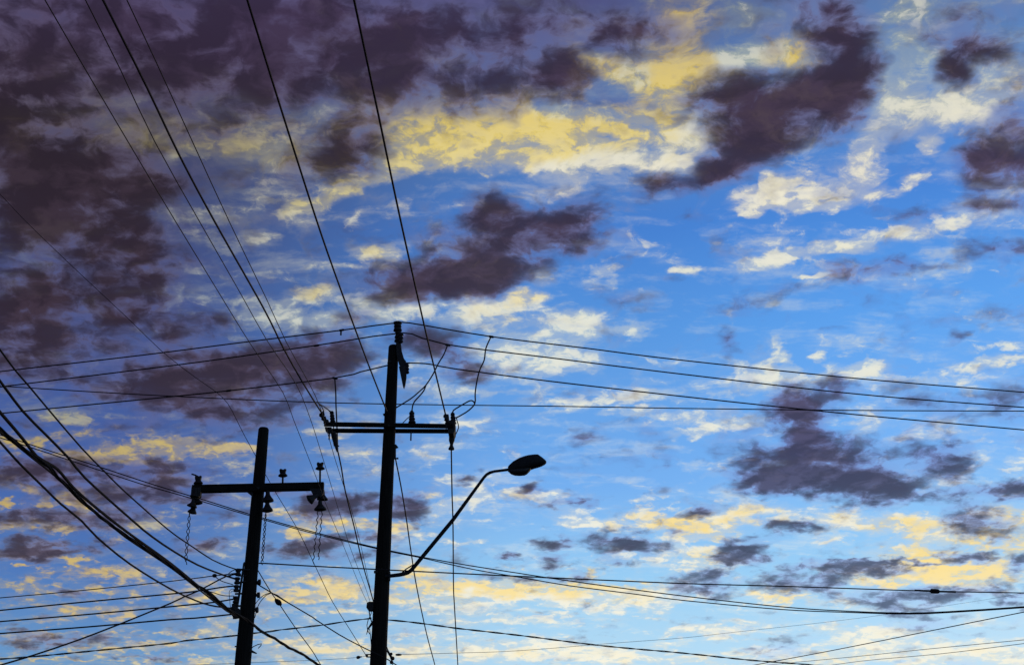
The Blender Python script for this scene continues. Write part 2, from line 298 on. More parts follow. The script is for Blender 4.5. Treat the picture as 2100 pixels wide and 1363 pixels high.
world.cycles.sampling_method = 'MANUAL'; world.cycles.sample_map_resolution = 256

# ------------------------------------------------------------------ materials
def pbr(name, c1, c2, rough=0.7, scale=8.0, metal=0.0, stretch=(1, 1, 1), bump=0.0, spec=0.3):
    m = bpy.data.materials.new(name); m.use_nodes = True
    t = m.node_tree; b = t.nodes['Principled BSDF']
    tcn = t.nodes.new('ShaderNodeTexCoord'); mp = t.nodes.new('ShaderNodeMapping'); mp.inputs['Scale'].default_value = stretch
    nz = t.nodes.new('ShaderNodeTexNoise'); nz.inputs['Scale'].default_value = scale; nz.inputs['Detail'].default_value = 6
    cr = t.nodes.new('ShaderNodeValToRGB'); cr.color_ramp.elements[0].position = 0.35; cr.color_ramp.elements[1].position = 0.68
    cr.color_ramp.elements[0].color = (*c1, 1); cr.color_ramp.elements[1].color = (*c2, 1)
    t.links.new(tcn.outputs['Object'], mp.inputs[0]); t.links.new(mp.outputs[0], nz.inputs['Vector'])
    t.links.new(nz.outputs['Fac'], cr.inputs[0]); t.links.new(cr.outputs[0], b.inputs['Base Color'])
    b.inputs['Roughness'].default_value = rough; b.inputs['Metallic'].default_value = metal
    b.inputs['Specular IOR Level'].default_value = spec
    if bump:
        bp = t.nodes.new('ShaderNodeBump'); bp.inputs['Strength'].default_value = bump; bp.inputs['Distance'].default_value = 0.01
        t.links.new(nz.outputs['Fac'], bp.inputs['Height']); t.links.new(bp.outputs[0], b.inputs['Normal'])
    return m
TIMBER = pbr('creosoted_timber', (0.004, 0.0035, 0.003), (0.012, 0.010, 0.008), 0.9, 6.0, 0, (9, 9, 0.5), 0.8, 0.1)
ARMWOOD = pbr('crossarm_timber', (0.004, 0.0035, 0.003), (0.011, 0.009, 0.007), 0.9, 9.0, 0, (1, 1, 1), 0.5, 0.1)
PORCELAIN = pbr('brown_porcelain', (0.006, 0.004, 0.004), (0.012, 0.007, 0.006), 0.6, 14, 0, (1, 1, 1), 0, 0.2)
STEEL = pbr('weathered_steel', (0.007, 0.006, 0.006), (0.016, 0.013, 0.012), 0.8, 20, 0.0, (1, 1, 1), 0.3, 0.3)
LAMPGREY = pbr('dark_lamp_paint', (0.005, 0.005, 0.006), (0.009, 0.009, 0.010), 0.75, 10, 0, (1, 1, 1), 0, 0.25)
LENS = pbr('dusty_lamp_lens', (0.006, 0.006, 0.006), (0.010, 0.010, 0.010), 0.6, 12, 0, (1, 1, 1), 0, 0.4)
CONDUCTOR = pbr('oxidised_conductor', (0.014, 0.006, 0.006), (0.030, 0.012, 0.012), 0.7, 30, 0.0, (1, 1, 1), 0, 0.2)
RUBBER = pbr('black_cable_jacket', (0.006, 0.004, 0.004), (0.012, 0.008, 0.008), 0.85, 20, 0, (1, 1, 1), 0, 0.2)
SOIL = pbr('dry_ground', (0.10, 0.08, 0.06), (0.19, 0.16, 0.12), 0.95, 0.8, 0, (1, 1, 1), 0.5, 0.1)
ASPHALT = pbr('asphalt', (0.040, 0.040, 0.042), (0.062, 0.061, 0.060), 0.9, 6.0, 0, (1, 1, 1), 0.4, 0.2)
CONCRETE = pbr('concrete', (0.22, 0.21, 0.20), (0.32, 0.31, 0.29), 0.9, 3.0, 0, (1, 1, 1), 0.3, 0.2)

# ------------------------------------------------------------------ mesh helpers
class MB:
    def __init__(s): s.v = []; s.f = []
    def add(s, vs, fs):
        k = len(s.v); s.v += [tuple(v) for v in vs]; s.f += [tuple(i+k for i in f) for f in fs]; return s
    def tube(s, pts, r, n=8, caps=True):
        pts = [Vector(p) for p in pts]; rs = r if isinstance(r, (list, tuple)) else [r]*len(pts)
        vs = []; nrm = None
        for i, p in enumerate(pts):
            t = (pts[min(i+1, len(pts)-1)] - pts[max(i-1, 0)]).normalized()
            if nrm is None:
                nrm = t.cross(Vector((0, 0, 1)))
                if nrm.length < 0.05: nrm = t.cross(Vector((0, 1, 0)))
            nrm = (nrm - t*nrm.dot(t)).normalized(); b = t.cross(nrm)
            for k in range(n):
                a = 2*math.pi*k/n; vs.append(p + (nrm*math.cos(a) + b*math.sin(a))*rs[i])
        fs = []
        for i in range(len(pts)-1):
            for k in range(n):
                a, b_ = i*n+k, i*n+(k+1) % n; fs.append((a, b_, b_+n, a+n))
        if caps: fs.append(tuple(range(n-1, -1, -1))); fs.append(tuple((len(pts)-1)*n+k for k in range(n)))
        return s.add(vs, fs)
    def lathe(s, p0, p1, prof, n=16):           # prof: (share of the way from p0 to p1, radius)
        p0, p1 = Vector(p0), Vector(p1); ax = (p1-p0).normalized()
        u = ax.cross(Vector((0, 1, 0)))
        if u.length < 0.1: u = ax.cross(Vector((1, 0, 0)))
        u.normalize(); w = ax.cross(u); vs = []
        for t, r in prof:
            c = p0.lerp(p1, t)
            for k in range(n):
                a = 2*math.pi*k/n; vs.append(c + (u*math.cos(a)+w*math.sin(a))*max(r, 1e-4))
        fs = [(i*n+k, i*n+(k+1) % n, (i+1)*n+(k+1) % n, (i+1)*n+k) for i in range(len(prof)-1) for k in range(n)]
        fs.append(tuple(range(n-1, -1, -1))); fs.append(tuple((len(prof)-1)*n+k for k in range(n)))
        return s.add(vs, fs)
    def beam(s, p0, p1, wy, hz, up=Vector((0, 0, 1)), bev=0.008):   # squared timber or bar with chamfered edges
        p0, p1 = Vector(p0), Vector(p1); ax = (p1-p0).normalized(); side = up.cross(ax).normalized(); u = ax.cross(side)
        a, b = wy/2, hz/2; e = min(bev, a*0.5, b*0.5)
        ring = [(a-e, b), (a, b-e), (a, -b+e), (a-e, -b), (-a+e, -b), (-a, -b+e), (-a, b-e), (-a+e, b)]
        vs = [p + side*x + u*y for p in (p0, p1) for x, y in ring]
        fs = [(k, (k+1) % 8, 8+(k+1) % 8, 8+k) for k in range(8)] + [tuple(range(7, -1, -1)), tuple(range(8, 16))]
        return s.add(vs, fs)
    def prism(s, poly, thick):                  # closed outline of points in space, given a thickness along the view's depth (world Y)
        d = Vector((0, thick/2, 0)); n = len(poly)
        vs = [Vector(p)-d for p in poly] + [Vector(p)+d for p in poly]
        fs = [tuple(range(n)), tuple(range(2*n-1, n-1, -1))] + [(k, n+k, n+(k+1) % n, (k+1) % n) for k in range(n)]
        return s.add(vs, fs)
    def ball(s, c, r, sx=1, sy=1, sz=1, n=10):
        vs = []; fs = []; c = Vector(c)
        for i in range(n+1):
            ph = math.pi*i/n
            for k in range(n):
                a = 2*math.pi*k/n
                vs.append(c + Vector((sx*math.sin(ph)*math.cos(a), sy*math.sin(ph)*math.sin(a), sz*math.cos(ph)))*r)
        for i in range(n):
            for k in range(n): fs.append((i*n+k, i*n+(k+1) % n, (i+1)*n+(k+1) % n, (i+1)*n+k))
        return s.add(vs, fs)

ORIG = {}
def link(name, mb, mat, parent=None, smooth=True, at=None):
    """one mesh object; its geometry is given in world space and kept there"""
    if parent is not None: o0 = ORIG[parent.name]
    else: o0 = Vector(at) if at is not None else Vector(mb.v[0])
    me = bpy.data.meshes.new(name)
    me.from_pydata([tuple(Vector(v)-o0) for v in mb.v], [], mb.f); me.update()
    me.validate(); me.materials.append(mat)
    if smooth:
        for p in me.polygons: p.use_smooth = True
        me.set_sharp_from_angle(angle=math.radians(40))
    o = bpy.data.objects.new(name, me); scene.collection.objects.link(o)
    if parent is not None: o.parent = parent
    else: o.location = o0
    ORIG[o.name] = o0
    return o
def root(name, loc, label, cat, group=None):
    o = bpy.data.objects.new(name, None); scene.collection.objects.link(o); o.location = loc; o.empty_display_size = 0.3
    o['label'] = label; o['category'] = cat
    if group: o['group'] = group
    ORIG[o.name] = Vector(loc); return o
def tag(o, label, cat, group=None):
    o['label'] = label; o['category'] = cat
    if group: o['group'] = group
    return o
def px(Y, y=900): return (W(1051, y, Y)-W(1050, y, Y)).length      # size of one photograph pixel at distance Y

def catmull(P, step):
    out = []
    for i in range(len(P)-1):
        p0, p1, p2, p3 = P[max(i-1, 0)], P[i], P[i+1], P[min(i+2, len(P)-1)]
        n = max(2, int((p2-p1).length/step))
        for k in range(n):
            t = k/n
            out.append(0.5*((2*p1) + (p2-p0)*t + (2*p0-5*p1+4*p2-p3)*t*t + (3*p1-p0-3*p2+p3)*t**3))
    out.append(P[-1]); return out
def path3(pts, Y0, Y1, ext0=0, ext1=0, step=0.35):
    """measured points and the distance at both ends -> a smooth line in space; depth runs as it does along a straight span"""
    q = [Vector(p) for p in pts]
    n_in = len(q)
    if ext0: q.insert(0, q[0] + (q[0]-q[1]).normalized()*ext0)
    if ext1: q.append(q[-1] + (q[-1]-q[-2]).normalized()*ext1)
    L = [0]
    for a, b in zip(q, q[1:]): L.append(L[-1] + (b-a).length)
    s0 = ext0; s1 = L[-1]-ext1
    out = []
    for p, l in zip(q, L):
        t = (l-s0)/(s1-s0); iy = 1/Y0 + (1/Y1-1/Y0)*t
        out.append(W(p.x, p.y, 1/iy))
    # even out small reading errors: catmull through the points
    return catmull(out, step)
def strands(P, r, n, pitch, sr, sides=6):
    """n strands of radius sr laid up round the line P"""
    mb = MB()
    for k in range(n):
        l = 0; pts = []
        Q = []
        for a, b in zip(P, P[1:]):
            m = max(1, int((b-a).length/(pitch/8)))
            for j in range(m): Q.append(a.lerp(b, j/m))
        Q.append(P[-1])
        for i, p in enumerate(Q):
            if i: l += (p-Q[i-1]).length
            t = (Q[min(i+1, len(Q)-1)]-Q[max(i-1, 0)]).normalized()
            u = t.cross(Vector((0, 0, 1)))
            if u.length < 0.2: u = t.cross(Vector((0, 1, 0)))
            u.normalize(); w = t.cross(u)
            a = 2*math.pi*(l/pitch + k/n)
            pts.append(p + (u*math.cos(a)+w*math.sin(a))*r)
        mb.tube(pts, sr, sides)
    return mb
def wire(pts, Y0, Y1, r, label, cat='power line', group=None, ext=(0, 0), name='power_line', mat=None, twist=None, step=0.35):
    P = path3(pts, Y0, Y1, ext[0], ext[1], step)
    if twist: mb = strands(P, twist[1], twist[0], twist[2], r)
    else: mb = MB().tube(P, r, 8)
    return tag(link(name, mb, mat or CONDUCTOR, at=P[0]), label, cat, group)

# ------------------------------------------------------------------ ground
def sheet(name, x0, x1, y0, y1, z, mat, nx=1, ny=1, h=0.0):
    mb = MB()
    if h: mb.beam(((x0+x1)/2, y0, z-h/2), ((x0+x1)/2, y1, z-h/2), x1-x0, h)
    else: mb.add([(x0, y0, z), (x1, y0, z), (x1, y1, z), (x0, y1, z)], [(0, 1, 2, 3)])
    o = link(name, mb, mat, smooth=False, at=(0, 0, 0)); o['kind'] = 'structure'; return o
sheet('ground', -6000, 6000, -6000, 6000, 0.0, SOIL)
sheet('road', 2.0, 10.5, -200, 400, 0.004, ASPHALT)
sheet('kerb', 1.85, 1.997, -200, 400, 0.13, CONCRETE, h=0.125)

# ------------------------------------------------------------------ main pole
YM, YL = 24.0, 21.5
def pole_axis(xb, yb, xt, yt, Y):
    b, t = W(xb, yb, Y), W(xt, yt, Y); k = (0-b.z)/(t.z-b.z)
    g = b + (t-b)*k; g.z = 0
    return g, b, t
def shaft(g, t, r0, rb, zb, rt, seed):
    """tapered round timber, slightly out of true"""
    rnd = random.Random(seed); n = 20; m = 40; vs = []; fs = []
    off = [rnd.uniform(0.985, 1.015) for _ in range(n)]
    for i in range(m+1):
        k = i/m; c = g.lerp(t, k); z = c.z
        r = rb + (r0-rb)*(zb-z)/zb if z < zb else rb + (rt-rb)*(z-zb)/(t.z-zb)
        r *= 1 + 0.008*math.sin(i*1.7+seed) + 0.006*math.sin(i*0.6)
        if i == m: r *= 0.97
        for a in range(n):
            q = 2*math.pi*a/n; vs.append(c + Vector((math.cos(q), math.sin(q), 0))*r*off[a])
    for i in range(m):
        for a in range(n): fs.append((i*n+a, i*n+(a+1) % n, (i+1)*n+(a+1) % n, (i+1)*n+a))
    k = len(vs); vs += [t + Vector((math.cos(2*math.pi*a/n)*rt*0.8, math.sin(2*math.pi*a/n)*rt*0.8, 0.025)) for a in range(n)]
    for a in range(n): fs.append((m*n+a, m*n+(a+1) % n, k+(a+1) % n, k+a))
    fs.append(tuple(range(k, k+n))); fs.append(tuple(range(n-1, -1, -1)))
    return MB().add(vs, fs)
pm = px(YM); pl = px(YL)
g, b, t = pole_axis(775.5, 1363, 807.3, 711, YM)
GM = g; rb = 17.2*px(YM, 1363); rt = 10.6*px(YM, 712)
main = root('utility_pole', g, 'tall dark timber power pole carrying a double crossarm, nearest the street lamp', 'utility pole', 'timber power poles')
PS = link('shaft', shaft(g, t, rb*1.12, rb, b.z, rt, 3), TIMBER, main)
def axm(y): return 775.5 + (1363-y)*(807.3-775.5)/(1363-711)       # pole axis in the photograph

# two crossarms bolted to the near and the far face
ZA = W(800, 869.5, YM-0.20).z
def arm(xl, yl, xr, yr, Z, mat=ARMWOOD, wy=0.095, hz=0.094):
    a, c = WZ(xl, yl, Z), WZ(xr, yr, Z); return a, c, MB().beam(a, c, wy, hz)
def arm_fixed(xl, yl, xr, yr, Y, dY, hz, wy=0.09):
    a, c = W(xl, yl, Y), W(xr, yr, Y+dY); return a, c, MB().beam(a, c, wy, hz)
a0, a1, mb = arm_fixed(665, 869.4, 929, 873.6, YM-0.20, 0.0, 0.080, 0.075)
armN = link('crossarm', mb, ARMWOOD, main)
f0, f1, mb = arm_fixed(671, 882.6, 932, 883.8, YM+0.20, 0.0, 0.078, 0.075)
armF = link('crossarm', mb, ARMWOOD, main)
def bolt(p0, p1, r, parent, name='bolt'):
    p0, p1 = Vector(p0), Vector(p1); d = (p1-p0).normalized()
    mb = MB().tube([p0, p1], r, 8); mb.lathe(p1, p1+d*r*1.6, [(0, r*1.9), (1, r*1.9)], 6); mb.lathe(p0, p0-d*r*1.6, [(0, r*1.9), (1, r*1.9)], 6)
    return link(name, mb, STEEL, parent)
bolt(W(axm(876)-2, 872, YM-0.29), W(axm(876)-2, 880, YM+0.29), 0.012, main)
# spacer bolts through both arms near their ends
bolt(W(684, 870, YM-0.28), W(684, 883, YM+0.28), 0.010, main)
bolt(W(915, 873, YM-0.28), W(915, 884, YM+0.28), 0.010, main)

def shedded(p0, p1, Y, rs, parent, n_sheds=3, core=0.55, name='insulator', mat=None):
    """ribbed porcelain insulator between two photograph points"""
    s = px(Y, p0[1]); a, c = W(*p0, Y), W(*p1, Y)
    prof = [(0, rs[0]*0.6*s)]
    for k in range(n_sheds):
        t0 = (k+0.08)/n_sheds; R = rs[0] + (rs[1]-rs[0])*(k/(max(n_sheds-1, 1)))
        h = 1/n_sheds
        prof += [(t0, R*core*s), (t0+h*0.15, R*s), (t0+h*0.32, R*s*0.97), (t0+h*0.62, R*core*s*1.15), (t0+h*0.85, R*core*s)]
    prof.append((1, rs[1]*0.6*s))
    return link(name, MB().lathe(a, c, prof, 16), mat or PORCELAIN, parent)
def rod(pts, Y, rp, parent, name, mat=STEEL):
    s = px(Y, pts[0][1]); return link(name, MB().tube([W(x, y, Y) for x, y in pts], rp*s, 8), mat, parent)

# pole top: bracket, pin insulators, hanging switch blade
br = link('pole_top_bracket', MB().prism([W(*p, YM-0.10) for p in
      [(812, 702), (822, 702), (824, 720), (829, 737), (833, 742), (832, 752), (823, 754), (818, 746), (814, 730)]], 0.10), STEEL, main)
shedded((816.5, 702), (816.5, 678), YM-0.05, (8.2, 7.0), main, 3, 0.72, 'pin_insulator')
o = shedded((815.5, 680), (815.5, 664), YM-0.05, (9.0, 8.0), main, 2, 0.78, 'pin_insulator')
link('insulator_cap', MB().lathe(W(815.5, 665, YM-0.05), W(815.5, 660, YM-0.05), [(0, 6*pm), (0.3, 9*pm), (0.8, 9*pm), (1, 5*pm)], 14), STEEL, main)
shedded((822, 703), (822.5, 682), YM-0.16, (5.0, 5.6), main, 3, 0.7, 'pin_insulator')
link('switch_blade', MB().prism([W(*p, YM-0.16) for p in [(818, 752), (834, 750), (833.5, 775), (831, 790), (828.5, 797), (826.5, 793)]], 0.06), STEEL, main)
shedded((835.5, 766), (834.5, 746), YM-0.16, (4.2, 4.6), main, 3, 0.68, 'side_insulator')
rod([(795, 745), (799, 741), (803, 741)], YM-0.10, 2.0, main, 'wire_clip')
rod([(834, 745), (840, 744)], YM-0.16, 1.8, main, 'wire_clip')

# left end of the arm: strain insulator, post insulator, drop-out fuse
def strain(p0, p1, Y, parent, R):
    o = shedded(p0, p1, Y, (R*0.8, R), parent, 3, 0.7, 'strain_insulator'); return o
strain((657, 848), (672, 869), YM-0.2, main, 6.2)
link('wire_clamp', MB().prism([W(*p, YM-0.22) for p in [(654.5, 849), (660, 846), (664, 841), (666, 850), (662, 856)]], 0.05), STEEL, main)
shedded((682.5, 866), (680, 843), YM+0.10, (5.8, 4.6), main, 4, 0.75, 'post_insulator')
rod([(680, 845), (675, 842)], YM+0.10, 1.6, main, 'wire_clip')
rod([(675.5, 886), (675, 901)], YM-0.05, 1.5, main, 'bolt')
mb = MB().lathe(W(683, 884, YM+0.1), W(692, 926, YM+0.1), [(0, 3*pm), (0.08, 5.4*pm), (0.3, 5.8*pm), (0.5, 4.8*pm), (0.62, 5.0*pm), (0.75, 3.4*pm), (0.9, 2.6*pm), (1, 1.6*pm)], 12)
fz = link('drop_out_fuse', mb, PORCELAIN, main)
link('fuse_hinge', MB().tube([W(686, 908, YM+0.08), W(685.5, 914, YM+0.08)], 1.6*pm, 8).tube([W(691, 913, YM+0.1), W(695.5, 914, YM+0.1)], 1.3*pm, 8), STEEL, fz)
link('end_bracket', MB().prism([W(*p, YM-0.14) for p in [(666, 876), (680, 876), (683, 888), (672, 888), (668, 884)]], 0.05), STEEL, main)
# middle of the right half: pin insulator with its pin below the arm
shedded((845, 868), (844.5, 848), YM-0.05, (8.0, 5.6), main, 3, 0.72, 'pin_insulator')
link('insulator_cap', MB().lathe(W(844.5, 849, YM-0.05), W(844.5, 842, YM-0.05), [(0, 5.5*pm), (0.5, 5.5*pm), (0.6, 3.5*pm), (1, 3*pm)], 12), STEEL, main)
rod([(843, 886), (842.5, 903)], YM, 1.5, main, 'insulator_pin')
# right end
strain((913, 851), (920, 870), YM-0.2, main, 6.4)
shedded((930, 870), (928, 846), YM+0.10, (6.6, 4.8), main, 4, 0.74, 'post_insulator')
link('wire_clamp', MB().prism([W(*p, YM-0.22) for p in [(909, 853), (912, 849), (920, 850), (921, 855), (913, 860)]], 0.06), STEEL, main)
link('end_bracket', MB().prism([W(*p, YM) for p in [(916, 868), (934, 868), (934, 888), (931, 895), (922, 895), (919, 886)]], 0.42), STEEL, main)
mb = MB().lathe(W(927, 891, YM+0.1), W(925.5, 921.5, YM+0.1), [(0, 5*pm), (0.15, 6.2*pm), (0.4, 6.0*pm), (0.6, 3.6*pm), (0.72, 3.2*pm), (0.86, 5.2*pm), (0.93, 6.4*pm), (1, 6.0*pm)], 14)
link('drop_out_fuse', mb, PORCELAIN, main)
# fittings down the shaft
link('conduit_clip', MB().prism([W(*p, YM-0.02) for p in [(axm(918)+9, 912), (812, 911), (817, 917), (812, 919), (812, 939), (817, 938), (817, 940.5), (axm(930)+9, 941)]], 0.05), STEEL, main)
rod([(axm(852)-10, 852), (788, 851), (787, 848)], YM-0.05, 2.0, main, 'wire_clip')
rod([(axm(1172)-10, 1172), (767, 1172)], YM-0.12, 3.0, main, 'bolt')
# service box and its tails on the left side
sb = link('junction_box', MB().prism([W(*p, YM-0.08) for p in [(753, 1237), (757, 1234), (766, 1234), (766, 1249), (763, 1252), (756, 1252), (752, 1246)]], 0.14), STEEL, main)
rod([(757, 1252), (758.5, 1262), (762, 1274)], YM-0.08, 1.1, main, 'drip_loop', RUBBER)
rod([(762, 1250), (761, 1258), (755, 1270), (752.5, 1281), (754, 1292), (759, 1300)], YM-0.1, 0.8, main, 'drip_loop', RUBBER)
link('loose_strap', MB().prism([W(*p, YM-0.12) for p in [(763, 1272), (766, 1278), (757, 1288), (752, 1300), (751, 1300), (754, 1287)]], 0.01), RUBBER, main)
rod([(758, 1288), (760, 1305), (762, 1330)], YM-0.1, 0.8, main, 'drip_loop', RUBBER)
# small terminal fittings at the foot of the picture
link('wire_bracket', MB().tube([W(762, 1341, YM-0.1), W(750, 1341, YM-0.1), W(752, 1346, YM-0.1), W(762, 1346, YM-0.1)], 1.2*pm, 8).ball(W(752, 1343.5, YM-0.1), 2.6*pm), STEEL, main)
link('wire_bracket', MB().tube([W(794, 1332, YM-0.1), W(799, 1341, YM-0.1), W(803, 1347, YM-0.1)], 2.2*pm, 8).ball(W(802, 1340, YM-0.1), 3.0*pm).ball(W(805, 1349, YM-0.1), 4.0*pm).ball(W(803, 1357, YM-0.1), 3.6*pm), STEEL, main)

# ------------------------------------------------------------------ street lamp on the main pole
def Wl(x, y, dY=0.0): return W(x, y, YM-0.12+dY)
lp = root('street_lamp', Wl(801, 1180), 'cobra-head street lamp on a long slanting tube arm, unlit, right of the tall pole', 'street lamp')
pts = [(790, 1181), (801, 1180), (818, 1178), (828, 1176), (836, 1173.5), (842, 1169.5), (848, 1163), (928, 1066.5), (984, 990), (992, 979), (998, 972.5), (1005, 968.5), (1014, 966), (1030, 964), (1046, 962)]
P = [Wl(x, y, -0.6*max(0, (x-800))/320) for x, y in pts]
rr_ = [3.6*pm]*2 + [3.9*pm]*5 + [3.9*pm, 3.0*pm] + [3.0*pm]*3 + [2.7*pm]*3
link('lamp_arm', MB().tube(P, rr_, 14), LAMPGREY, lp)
link('arm_brace', MB().tube([Wl(825, 1173), Wl(833, 1166, -.05), Wl(846, 1158, -.08)], 1.3*pm, 8), LAMPGREY, lp)
link('mounting_plate', MB().beam(Wl(799, 1172), Wl(798.6, 1190), 0.10, 0.03, up=Vector((1, 0, 0))), LAMPGREY, lp)
def loft(sections, n=18):
    """sections: photograph x, top y, bottom y, half depth in metres"""
    vs = []; fs = []
    for x, yt, yb, hw, sq in sections:
        d = -0.6*(x-800)/320
        a, c = Wl(x, yt, d), Wl(x, yb, d); m = (a+c)/2; u = (a-c)/2
        for k in range(n):
            q = 2*math.pi*k/n; cc, ss = math.cos(q), math.sin(q)
            cc = math.copysign(abs(cc)**sq, cc); ss = math.copysign(abs(ss)**sq, ss)
            vs.append(m + u*ss + Vector((0, hw*cc, 0)))
    for i in range(len(sections)-1):
        for k in range(n): fs.append((i*n+k, i*n+(k+1) % n, (i+1)*n+(k+1) % n, (i+1)*n+k))
    fs.append(tuple(range(n-1, -1, -1))); fs.append(tuple((len(sections)-1)*n+k for k in range(n)))
    return MB().add(vs, fs)
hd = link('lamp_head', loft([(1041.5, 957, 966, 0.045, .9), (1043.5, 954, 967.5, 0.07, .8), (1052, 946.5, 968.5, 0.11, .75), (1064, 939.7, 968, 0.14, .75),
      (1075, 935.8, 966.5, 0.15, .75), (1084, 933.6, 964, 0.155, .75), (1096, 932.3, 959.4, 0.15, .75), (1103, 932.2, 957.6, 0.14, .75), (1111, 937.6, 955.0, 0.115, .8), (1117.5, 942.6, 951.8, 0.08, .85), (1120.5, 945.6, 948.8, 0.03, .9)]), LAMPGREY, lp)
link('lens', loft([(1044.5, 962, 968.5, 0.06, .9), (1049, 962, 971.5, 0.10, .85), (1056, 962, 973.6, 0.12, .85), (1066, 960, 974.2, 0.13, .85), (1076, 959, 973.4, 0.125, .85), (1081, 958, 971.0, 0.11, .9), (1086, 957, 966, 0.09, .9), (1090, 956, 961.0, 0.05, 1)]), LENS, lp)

# ------------------------------------------------------------------ left pole
g, b, t = pole_axis(497.4, 1363, 540.6, 880, YL)
rbl = 16.6*px(YL, 1363); rtl = 10.9*px(YL, 880)
left = root('utility_pole', g, 'shorter dark timber pole with a single crossarm, bare insulators and a side rack of cables', 'utility pole', 'timber power poles')
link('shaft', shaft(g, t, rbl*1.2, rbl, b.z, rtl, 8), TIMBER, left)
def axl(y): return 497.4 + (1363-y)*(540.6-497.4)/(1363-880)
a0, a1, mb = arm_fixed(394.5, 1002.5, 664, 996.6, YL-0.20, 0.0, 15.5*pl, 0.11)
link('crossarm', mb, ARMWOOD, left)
link('arm_gusset', MB().prism([W(*p, YL-0.2) for p in [(507, 1009), (518, 1009), (518, 1018)]], 0.05), STEEL, left)
bolt(W(axl(1000), 1000, YL-0.29), W(axl(1000), 1004, YL+0.20), 0.013, left)
def pin_ins(x, ytop, ybase, yarm, Y, s=1.0):
    q = px(Y, ytop)
    h = ybase-ytop
    body = link('pin_insulator', MB().lathe(W(x, ybase, Y), W(x, ytop, Y), [(0, 6.5*q*s), (0.10, 9.6*q*s), (0.22, 9.2*q*s), (0.40, 6.4*q*s), (0.52, 5.6*q*s), (0.66, 6.6*q*s), (0.78, 6.9*q*s), (0.88, 5.0*q*s), (0.95, 4.6*q*s), (1, 2.0*q*s)], 18), PORCELAIN, left)
    link('wire_groove', MB().ball(W(x-4*s, ytop+1.2, Y), 3.2*q*s).ball(W(x+4.4*s, ytop+1.2, Y), 3.2*q*s), PORCELAIN, body)
    link('pin', MB().tube([W(x, ybase-2, Y), W(x-0.3, yarm, Y)], 2.0*q, 8), STEEL, body)
pin_ins(580, 962.5, 977, 990, YL-0.2)
pin_ins(656.5, 949, 962.5, 988, YL-0.2)
pin_ins(406.5, 976.5, 993, 997, YL-0.2, 1.0)
rod([(393, 971.5), (400, 973.5), (409, 978)], YL-0.2, 1.6, left, 'wire_clip')
def bell(x, y0, y1, R, Y, tilt=0.0, name='disc_insulator'):
    q = px(Y, y0)
    return link(name, MB().lathe(W(x, y0, Y), W(x+tilt, y1, Y), [(0, 2.5*q), (0.06, 4.2*q), (0.35, 4.6*q), (0.55, R*0.62*q), (0.80, R*q), (0.90, R*q), (0.93, R*0.8*q), (1, R*0.35*q)], 18), PORCELAIN, left)
# left end cluster
bell(402, 1004, 1020, 10.5, YL-0.28, -3)
bell(403, 1016, 1034, 11.5, YL-0.22, 1)
bell(398, 1024, 1040, 10.5, YL-0.30, -5)
bell(399, 1034, 1053, 9.5, YL-0.2, -6)
link('end_bracket', MB().prism([W(*p, YL-0.24) for p in [(394, 1000), (413, 1000), (412, 1018), (404, 1024), (392, 1022)]], 0.10), STEEL, left)
# centre pair
bell(549, 1005, 1030, 11.8, YL-0.22, 0.5)
bell(548, 1025, 1050, 11.2, YL-0.22, 0.5)
# right cluster
link('end_bracket', MB().prism([W(*p, YL-0.22) for p in [(636, 1003), (664.5, 1003), (664.5, 1012), (658, 1020), (644, 1018)]], 0.12), STEEL, left)
bell(662, 1007, 1026, 11.5, YL-0.16, -1)
bell(656.5, 1026, 1047, 12.6, YL-0.22, 0.3)
q = pl
link('disc_insulator', MB().lathe(W(651, 1014, YL-0.3), W(632, 1026, YL-0.34), [(0, 3*q), (0.1, 4.6*q), (0.35, 5.0*q), (0.55, 7*q), (0.80, 10.0*q), (0.9, 10.0*q), (0.95, 7*q), (1, 3.6*q)], 18), PORCELAIN, left)
# cable rack with five spools on the left face
rk = link('cable_rack', MB().beam(W(499, 1166, YL-0.12), W(482.5, 1268, YL-0.12), 0.05, 0.03, up=Vector((1, 0, 0)))
     .beam(W(512, 1168, YL-0.12), W(486, 1166.5, YL-0.12), 0.04, 0.03).beam(W(505, 1180, YL-0.12), W(488, 1180, YL-0.12), 0.03, 0.02)
     .beam(W(504, 1192, YL-0.12), W(486, 1194, YL-0.12), 0.03, 0.03).beam(W(500, 1216, YL-0.12), W(482, 1217, YL-0.12), 0.03, 0.03)
     .beam(W(497, 1241, YL-0.12), W(480, 1243, YL-0.12), 0.03, 0.03).beam(W(494, 1264, YL-0.12), W(478, 1266, YL-0.12), 0.05, 0.04), STEEL, left)
for x, y in [(488, 1173), (486, 1190), (484.5, 1206), (483, 1229), (480.5, 1244)]:
    q = px(YL, y)
    link('spool_insulator', MB().lathe(W(x, y+7, YL-0.14), W(x+0.8, y-7, YL-0.14), [(0, 4.5*q), (0.1, 6.2*q), (0.3, 6.0*q), (0.42, 4.2*q), (0.58, 4.2*q), (0.7, 6.0*q), (0.9, 6.2*q), (1, 4.5*q)], 14), PORCELAIN, left)
link('cable_clamp', MB().prism([W(*p, YL-0.16) for p in [(474, 1246), (480, 1240), (494, 1250), (492, 1266), (480, 1267), (475, 1260)]], 0.10), STEEL, left)
for y, x in ((1193, 529.5), (1219.5, 527.5), (1250, 524.5)):
    o = bolt(W(x-10, y+.5, YL), W(x, y, YL), 0.026, left)
rod([(x, y) for x, y in [(502, 1152), (500, 1155), (498.5, 1166)]], YL-0.1, 1.8, left, 'wire_clip')
rod([(485, 1324.5), (481.5, 1324.5)], YL-0.1, 1.4, left, 'bolt')
link('step_bracket', MB().prism([W(*p, YL-0.05) for p in [(512, 1330), (517, 1332), (527, 1338), (525, 1339.5), (512, 1336)]], 0.05), STEEL, left)
